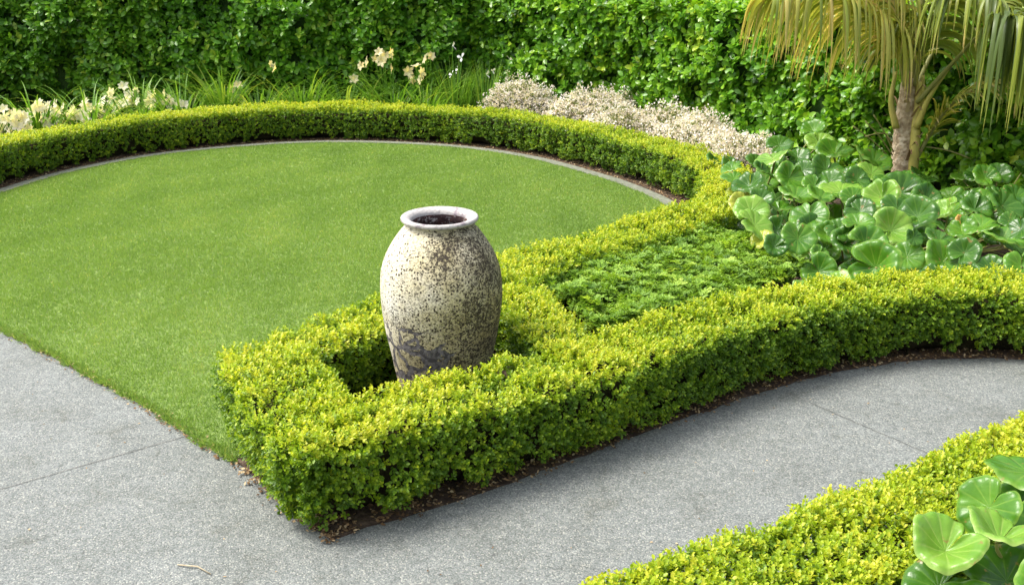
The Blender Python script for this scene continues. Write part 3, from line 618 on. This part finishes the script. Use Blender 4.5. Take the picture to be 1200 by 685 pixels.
s = Soup(); s.tube(catmull([pp(1068, 212, -.08), pp(1072, 170, -.10), pp(1074, 130, -.05), pp(1078, 96, 0)], .05), [*np.linspace(.05, .035, len(catmull([pp(1068, 212, -.08), pp(1072, 170, -.10), pp(1074, 130, -.05), pp(1078, 96, 0)], .05)))], 10); s.build('leaf_sheath', M_SHAFT, palm, True)
for a0, a1, a2 in (((1068, 160), (1080, 128), (1082, 88)), ((1050, 150), (1044, 118), (1050, 84))):
    dY = rng.uniform(-.10, -.03); l3 = catmull([pp(*a0, dY), pp(*a1, dY), pp(*a2, dY * .4)], .04); s = Soup(); s.tube(l3, np.linspace(.032, .014, len(l3)), 9); s.build('leaf_sheath', M_SHAFT if rng.random() < .6 else M_TRUNK, palm, True)
# torn fibre scraps on the trunk
for q in range(24):
    s = Soup(); t = rng.uniform(.25, .98); c = tp[int(t * (len(tp) - 1))]; a = rng.uniform(0, 6.28); r0 = .085
    o = c + [r0 * math.cos(a), r0 * math.sin(a), 0]; d = np.array([math.cos(a), math.sin(a), 0]); ln = rng.uniform(.06, .2)
    s.strip([o, o + d * .03 + [0, 0, ln * .4], o + d * .07 + [0, 0, ln * .8], o + d * .11 + [0, 0, ln * .6]], [.035, .03, .02, .008], np.array([-d[1], d[0], 0.1]), rng.uniform(.3, 1))
    s.build('fibre_scrap', M_LITTER, palm)
def frond(ctrl, n, length, tint, spread=.75, droop=.30, start=.15, rad=(.022, .005), wid=.034, name='frond', split=2, tj=.20):
    rc = catmull(ctrl, .03); m = len(rc); s = Soup(); s.tube(rc, np.linspace(rad[0], rad[1], m), 7, .55); fr = s.build(name, M_STALK, palm, True)
    tan = nrm(np.gradient(rc, axis=0)); l = Soup()
    for sd in (-1, 1):
        for q in range(n):
            t = start + (1 - start) * (q + rng.uniform(.2, .8)) / n; i = min(m - 1, int(t * (m - 1))); T = tan[i]
            sv = nrm(np.cross(T, [0, 0, 1.]) + 1e-6) * sd
            d = nrm(sv * spread + T * .55 + np.array([0, 0, .25]) + rng.normal(0, .10, 3)); L = length * (.55 + .45 * math.sin(math.pi * min(1, (t - start) / (1 - start) * .8 + .18))) * rng.uniform(.62, 1.12)
            p = rc[i].copy(); pts = [p.copy()]; K = 10
            for k in range(K):
                p = p + d * L / K; pts.append(p.copy()); d = nrm(d + np.array([0, 0, -droop * (1.0 if k > 0 else .6)]) + rng.normal(0, .02, 3))
            wv = wid * np.interp(np.linspace(0, 1, K + 1), [0, .15, .6, 1], [.35, 1, .8, .06])
            l.strip(pts, wv, T + sv * .35 * rng.normal(0, 1) + rng.normal(0, .15, 3), np.clip(rng.normal(tint, tj) + np.r_[np.zeros(K - 3), .1, .28, .45] * rng.uniform(0, 1.6), 0, 1), .18)
    l.build('leaflets', M_PALM, fr)
    return fr
crown = pp(1064, 98)
frond([pp(1064, 98, -.03), pp(1052, 60, -.1), pp(1030, 28, -.25), pp(995, 2, -.45), pp(955, -10, -.65), pp(905, -4, -.8)], 80, .98, .66, .7, .44, .18, wid=.032)
frond([pp(1068, 104, 0), pp(1074, 55, 0), pp(1080, 10, -.02), pp(1085, -50, -.05), pp(1078, -100, -.1), pp(1050, -130, -.3)], 44, .85, .55, .8, .28, .38, rad=(.030, .008), wid=.031)
frond([pp(1072, 100, -.05), pp(1084, 40, -.15), pp(1105, 5, -.3), pp(1135, -12, -.5), pp(1165, -5, -.7), pp(1190, 15, -.85)], 72, .85, .34, .7, .38, .16, wid=.032)
frond([pp(1072, 105, .05), pp(1100, 50, .2), pp(1140, 10, .35), pp(1185, -10, .5), pp(1230, -5, .6)], 67, .95, .52, .75, .34, .2, wid=.032)
frond([pp(1075, 120, -.1), pp(1120, 70, -.4), pp(1155, 34, -.8), pp(1185, 24, -1.1), pp(1225, 28, -1.4)], 60, 1.0, .12, .3, .95, .60, wid=.044)
frond([pp(1062, 98, .08), pp(1045, 40, .3), pp(1015, 0, .5), pp(985, -20, .7), pp(950, -25, .8)], 57, .75, .40, .75, .34, .2, wid=.031)
frond([pp(1070, 100, .08), pp(1082, 40, .3), pp(1112, -5, .6), pp(1150, -25, .8), pp(1200, -20, 1.0)], 62, 1.0, .50, .75, .36, .2, wid=.032)
frond([pp(1066, 100, .0), pp(1060, 40, .0), pp(1048, 0, -.05), pp(1025, -30, -.2), pp(990, -45, -.4)], 52, .85, .60, .7, .40, .25, wid=.031)
frond([pp(1072, 190, -.08), pp(1088, 160, -.12), pp(1108, 130, -.2), pp(1135, 108, -.28), pp(1172, 96, -.35)], 46, .50, .66, .75, .12, .2, wid=.024)
frond([pp(1060, 100, -.06), pp(1054, 50, -.15), pp(1050, 10, -.2), pp(1046, -30, -.25)], 20, .6, .75, .5, .38, .2, wid=.030)
s = Soup(); s.tube(catmull([pp(1074, 150, -.12), pp(1090, 112, -.18), pp(1119, 70, -.25)], .05), np.linspace(.03, .012, len(catmull([pp(1074, 150, -.12), pp(1090, 112, -.18), pp(1119, 70, -.25)], .05))), 8); s.build('cut_stalk', M_SHAFT, palm, True)
for (a, b) in (((1046, 188), (1000, 148)), ((1046, 182), (1014, 142)), ((1047, 178), (1024, 135)), ((1045, 158), (1014, 160)), ((1085, 172), (1140, 187))):
    s = Soup(); s.tube(catmull([pp(*a, -.08), (pp(*a, -.08) + pp(*b, -.2)) / 2 + [0, 0, .02], pp(*b, -.2)], .05), .006, 5, .8); s.build('dead_leaflet', M_STALK, palm)

# ------------------------------------------------------------------ flower bed behind the ring hedge
def bloom(s, c, face, size, tintc, n=6):
    f = nrm(np.array(face, float)); a = nrm(np.cross(f, [.3, .2, .9])); b = np.cross(f, a)
    for k in range(n):
        th = k * 2 * np.pi / n + rng.uniform(-.15, .15); o = math.cos(th) * a + math.sin(th) * b
        s.inst(T_PETAL, c[None], (o * .85 + f * .6)[None], (f - o * .4)[None], size * rng.uniform(.85, 1.1), size * .55, np.clip(rng.normal(tintc, .2, 1), 0, 1))
def strappy(name, base, n, hgt, spread, label, group, mat=M_STRAP, wid=.030, upright=.35, droop=.16):
    e = empty(name, (base[0], base[1], .018)); s = Soup()
    for q in range(n):
        a = rng.uniform(0, 6.28); h = np.array([math.cos(a), math.sin(a), 0]); L = hgt * rng.uniform(.7, 1.3)
        p = np.array([base[0], base[1], .0]) + h * rng.uniform(0, spread); d = nrm(h * upright * rng.uniform(.3, 1.6) + [0, 0, 1]); pts = [p.copy()]
        for k in range(8): p = p + d * L / 8; pts.append(p.copy()); d = nrm(d + h * .05 + np.array([0, 0, -droop * (k / 4)]))
        s.strip(pts, wid * np.interp(np.linspace(0, 1, 9), [0, .3, 1], [.9, 1, .05]), np.array([-h[1], h[0], 0]), float(np.clip(rng.normal(.45, .25), 0, 1)), .2)
    s.build('leaves', mat, e); tag(e, label, 'plant', group); return e
def flowers(e, base, spots, mat, size, tintc, n=6, stem=True):
    for c in spots:
        c = np.array(c)
        s = Soup(); bloom(s, c, (rng.normal(0, .8), -.7 + rng.normal(0, .5), .4 + rng.normal(0, .35)), size * rng.uniform(.75, 1.15), tintc, n); fl = s.build('flower', mat, e)
        if stem:
            g = Soup(); b = np.array([base[0], base[1], 0.02]) * .5 + np.array([c[0], c[1], .02]) * .5
            g.tube(catmull([b, (b + c) / 2 + [0, .01, .03], c], .08), .005, 5, .3); g.build('stem', M_STRAP, fl)
YB = 12.75
def spots(lst, Y): return [atY(x, y, Y + rng.normal(0, .08)) for x, y in lst]
# left patch: low, dense cream lilies; positions follow the curve of the hedge
left = [((-6.05, 10.95), [(2, 150), (10, 160), (20, 152), (14, 143), (28, 148), (5, 140), (34, 157), (26, 140)], 'cream lily clump at the far left edge of the photo, thick with flowers'),
        ((-5.5, 11.35), [(40, 140), (50, 148), (52, 132), (60, 142), (45, 130), (36, 146)], 'cream lily clump with crowded blooms, second from the left edge'),
        ((-5.1, 11.85), [(80, 138), (86, 146), (92, 140), (100, 142), (62, 132), (54, 136), (74, 146)], 'cream lily clump with low wide-apart blooms, third from the left'),
        ((-4.65, 12.3), [(110, 132), (118, 128), (122, 138), (130, 134), (114, 140), (104, 129)], 'cream lily clump with small scattered blooms, fourth from the left'),
        ((-4.25, 12.6), [(136, 125), (142, 130), (148, 122), (152, 116), (174, 122), (180, 128), (176, 112), (192, 124), (198, 120), (212, 124)], 'cream lily clump with blooms straggling right, fifth from the left')]
for b, sp, lb in left:
    e = strappy('lily_plant', b, 70, .72, .26, lb, 'cream lilies behind the hedge', upright=.55, droop=.22)
    flowers(e, b, spots([(x, y - 3) for x, y in sp] + [(x + rng.normal(0, 5), y - 4 + rng.normal(0, 5)) for x, y in sp] + [(x + rng.normal(0, 7), y - 5 + rng.normal(0, 5)) for x, y in sp + sp[:4]], b[1] - .2), M_CREAM, .074, .8)
strappy('lily_plant', (-3.75, 12.85), 80, .78, .16, 'lily clump without flowers, just right of the crowded cream lilies', 'strap-leaved lilies behind the hedge', upright=.4)
for b, sp, hg, lb in [((-3.3, 12.85), [(270, 104), (278, 100), (284, 117), (266, 119)], .5, 'lily clump with a small knot of cream blooms near its leaf tips'),
                      ((-2.75, 12.9), [(316, 76), (324, 80)], .55, 'lily clump with two cream blooms held high against the dark hedge'),
                      ((-2.2, 12.9), [(415, 93), (424, 78), (432, 73)], .55, 'arching lily clump with three rising blooms, left of the highest peach bunch'),
                      ((-1.55, 12.85), [(444, 62), (450, 66), (456, 63), (448, 72), (461, 80), (440, 70)], .62, 'lily clump with a drooping peach bunch highest of all'),
                      ((-1.15, 12.85), [(478, 84), (488, 79), (492, 86), (494, 94), (484, 92), (500, 70), (505, 66)], .58, 'lily clump with peach and cream blooms just left of the white irises')]:
    e = strappy('lily_plant', b, 85, hg + .22, .30, lb, 'strap-leaved lilies behind the hedge', upright=.6, droop=.2)
    flowers(e, b, spots(sp, b[1] - .05), M_PEACH, .082, .85)
for b, sp, lb in [((-.75, 12.85), [(530, 54), (541, 68), (537, 82), (530, 88)], 'white iris clump with four small blooms above thin upright leaves'),
                  ((-.35, 12.9), [(570, 88), (577, 83), (597, 70)], 'white iris clump with three small blooms, nearest the pale pink shrub')]:
    e = strappy('iris_plant', b, 120, .72, .26, lb, 'white irises behind the hedge', wid=.016, upright=.14, droop=.03)
    flowers(e, b, spots(sp, b[1] - .05), M_WHITE, .066, .7, 3)

def blossom_shrub(c, rx, ry, hz, label):
    e = empty('blossom_shrub', (c[0], c[1], .018)); n = int(2300 * rx * ry / .12)
    d = nrm(rng.normal(size=(n, 3))); d[:, 2] = np.abs(d[:, 2]); lum = 1 + .12 * Lumps(.6, int(abs(c[0] * 100)))(d)
    sc5 = np.c_[rng.uniform(-.6, .6, 7) * rx, rng.uniform(-.5, .5, 7) * ry, np.zeros(7)]; hs = rng.uniform(.62, 1.05, 7); q7 = rng.integers(0, 7, n)
    P = np.array([c[0], c[1], .03]) + sc5[q7] + d * np.c_[np.full(n, .70 * rx), np.full(n, .65 * ry), hz * hs[q7]] * (rng.uniform(.72, 1.10, (n, 1)) * lum[:, None]); nn = nrm(d + [0, 0, .5])
    g = Soup(); b = Soup()
    for i in range(4):
        ax = nrm(nn + rng.normal(0, .6, (n, 3))); g.inst(T_SMALL, P - nn * .04, ax, rng.normal(size=(n, 3)), .035, .013, rng.random(n))
    k = rng.random(n) < .72; Pk, nk = P[k], nn[k]; m = len(Pk); tb = rng.normal(.55, .2, m)
    for i in range(6):
        ax = nrm(nk + rng.normal(0, .7, (m, 3))); b.inst(T_SMALL, Pk + rng.normal(0, .016, (m, 3)) + nk * .015, ax, nrm(nk + rng.normal(0, .5, (m, 3))), .024 * rng.uniform(.7, 1.3, m), .016, np.clip(tb + rng.normal(0, .15, m), 0, 1))
    g.build('foliage', M_GREY, e); b.build('blossoms', M_PINK, e)
    s = Soup()
    for q in range(26):
        a = rng.uniform(0, 6.28); s.tube([(c[0], c[1], 0), (c[0] + rx * .4 * math.cos(a), c[1] + ry * .4 * math.sin(a), hz * .4), (c[0] + rx * .75 * math.cos(a), c[1] + ry * .75 * math.sin(a), hz * .7)], [.008, .006, .003], 5)
    s.build('stems', M_TWIG, e); tag(e, label, 'shrub', 'pale blossom shrubs behind the hedge')
blossom_shrub((.16, 12.3), .56, .42, .55, 'pale pink-white blossom shrub at the left end of its row, beside the irises')
blossom_shrub((.92, 11.75), .58, .46, .52, 'pale blossom shrub with buff heads, second in its row from the irises')
blossom_shrub((1.45, 11.1), .54, .50, .49, 'pale blossom shrub with greener middle, third in its row from the irises')
blossom_shrub((1.95, 10.35), .52, .55, .48, 'white blossom shrub, second in its row from the round-leaved plants, behind the hedge bend')
blossom_shrub((2.25, 9.75), .40, .50, .44, 'white blossom shrub at the right end of its row, touching the round-leaved plants')

# ------------------------------------------------------------------ bits on the paving
s = Soup(); p0, p1 = at(208, 661, .006), at(247, 672, .006); s.tube([p0, (p0 + p1) / 2 + [.01, .012, .004], p1], [.0022, .003, .0018], 6)
tag(s.build('twig', M_BARK), 'thin pale dry twig lying on the paving near the bottom left', 'twig')
s = Soup(); m = 160; q = np.c_[rng.uniform(-2.6, 2.2, m), rng.uniform(2.3, 5.0, m)]
q = q[~inside(q, lawn_poly) & ~inside(q, bed_poly) & ~inside(q, fg_bed)]; m = len(q)
s.inst(T_SMALL, np.c_[q, np.full(m, .004)], np.c_[rng.normal(size=(m, 2)), np.zeros(m)], np.tile([0, 0, 1.], (m, 1)), rng.uniform(.006, .016, m), rng.uniform(.004, .010, m), rng.random(m))
tag(s.build('leaf_litter', M_LITTER), 'tiny dry leaf specks scattered over the grey paving', 'leaf litter', kind='stuff')
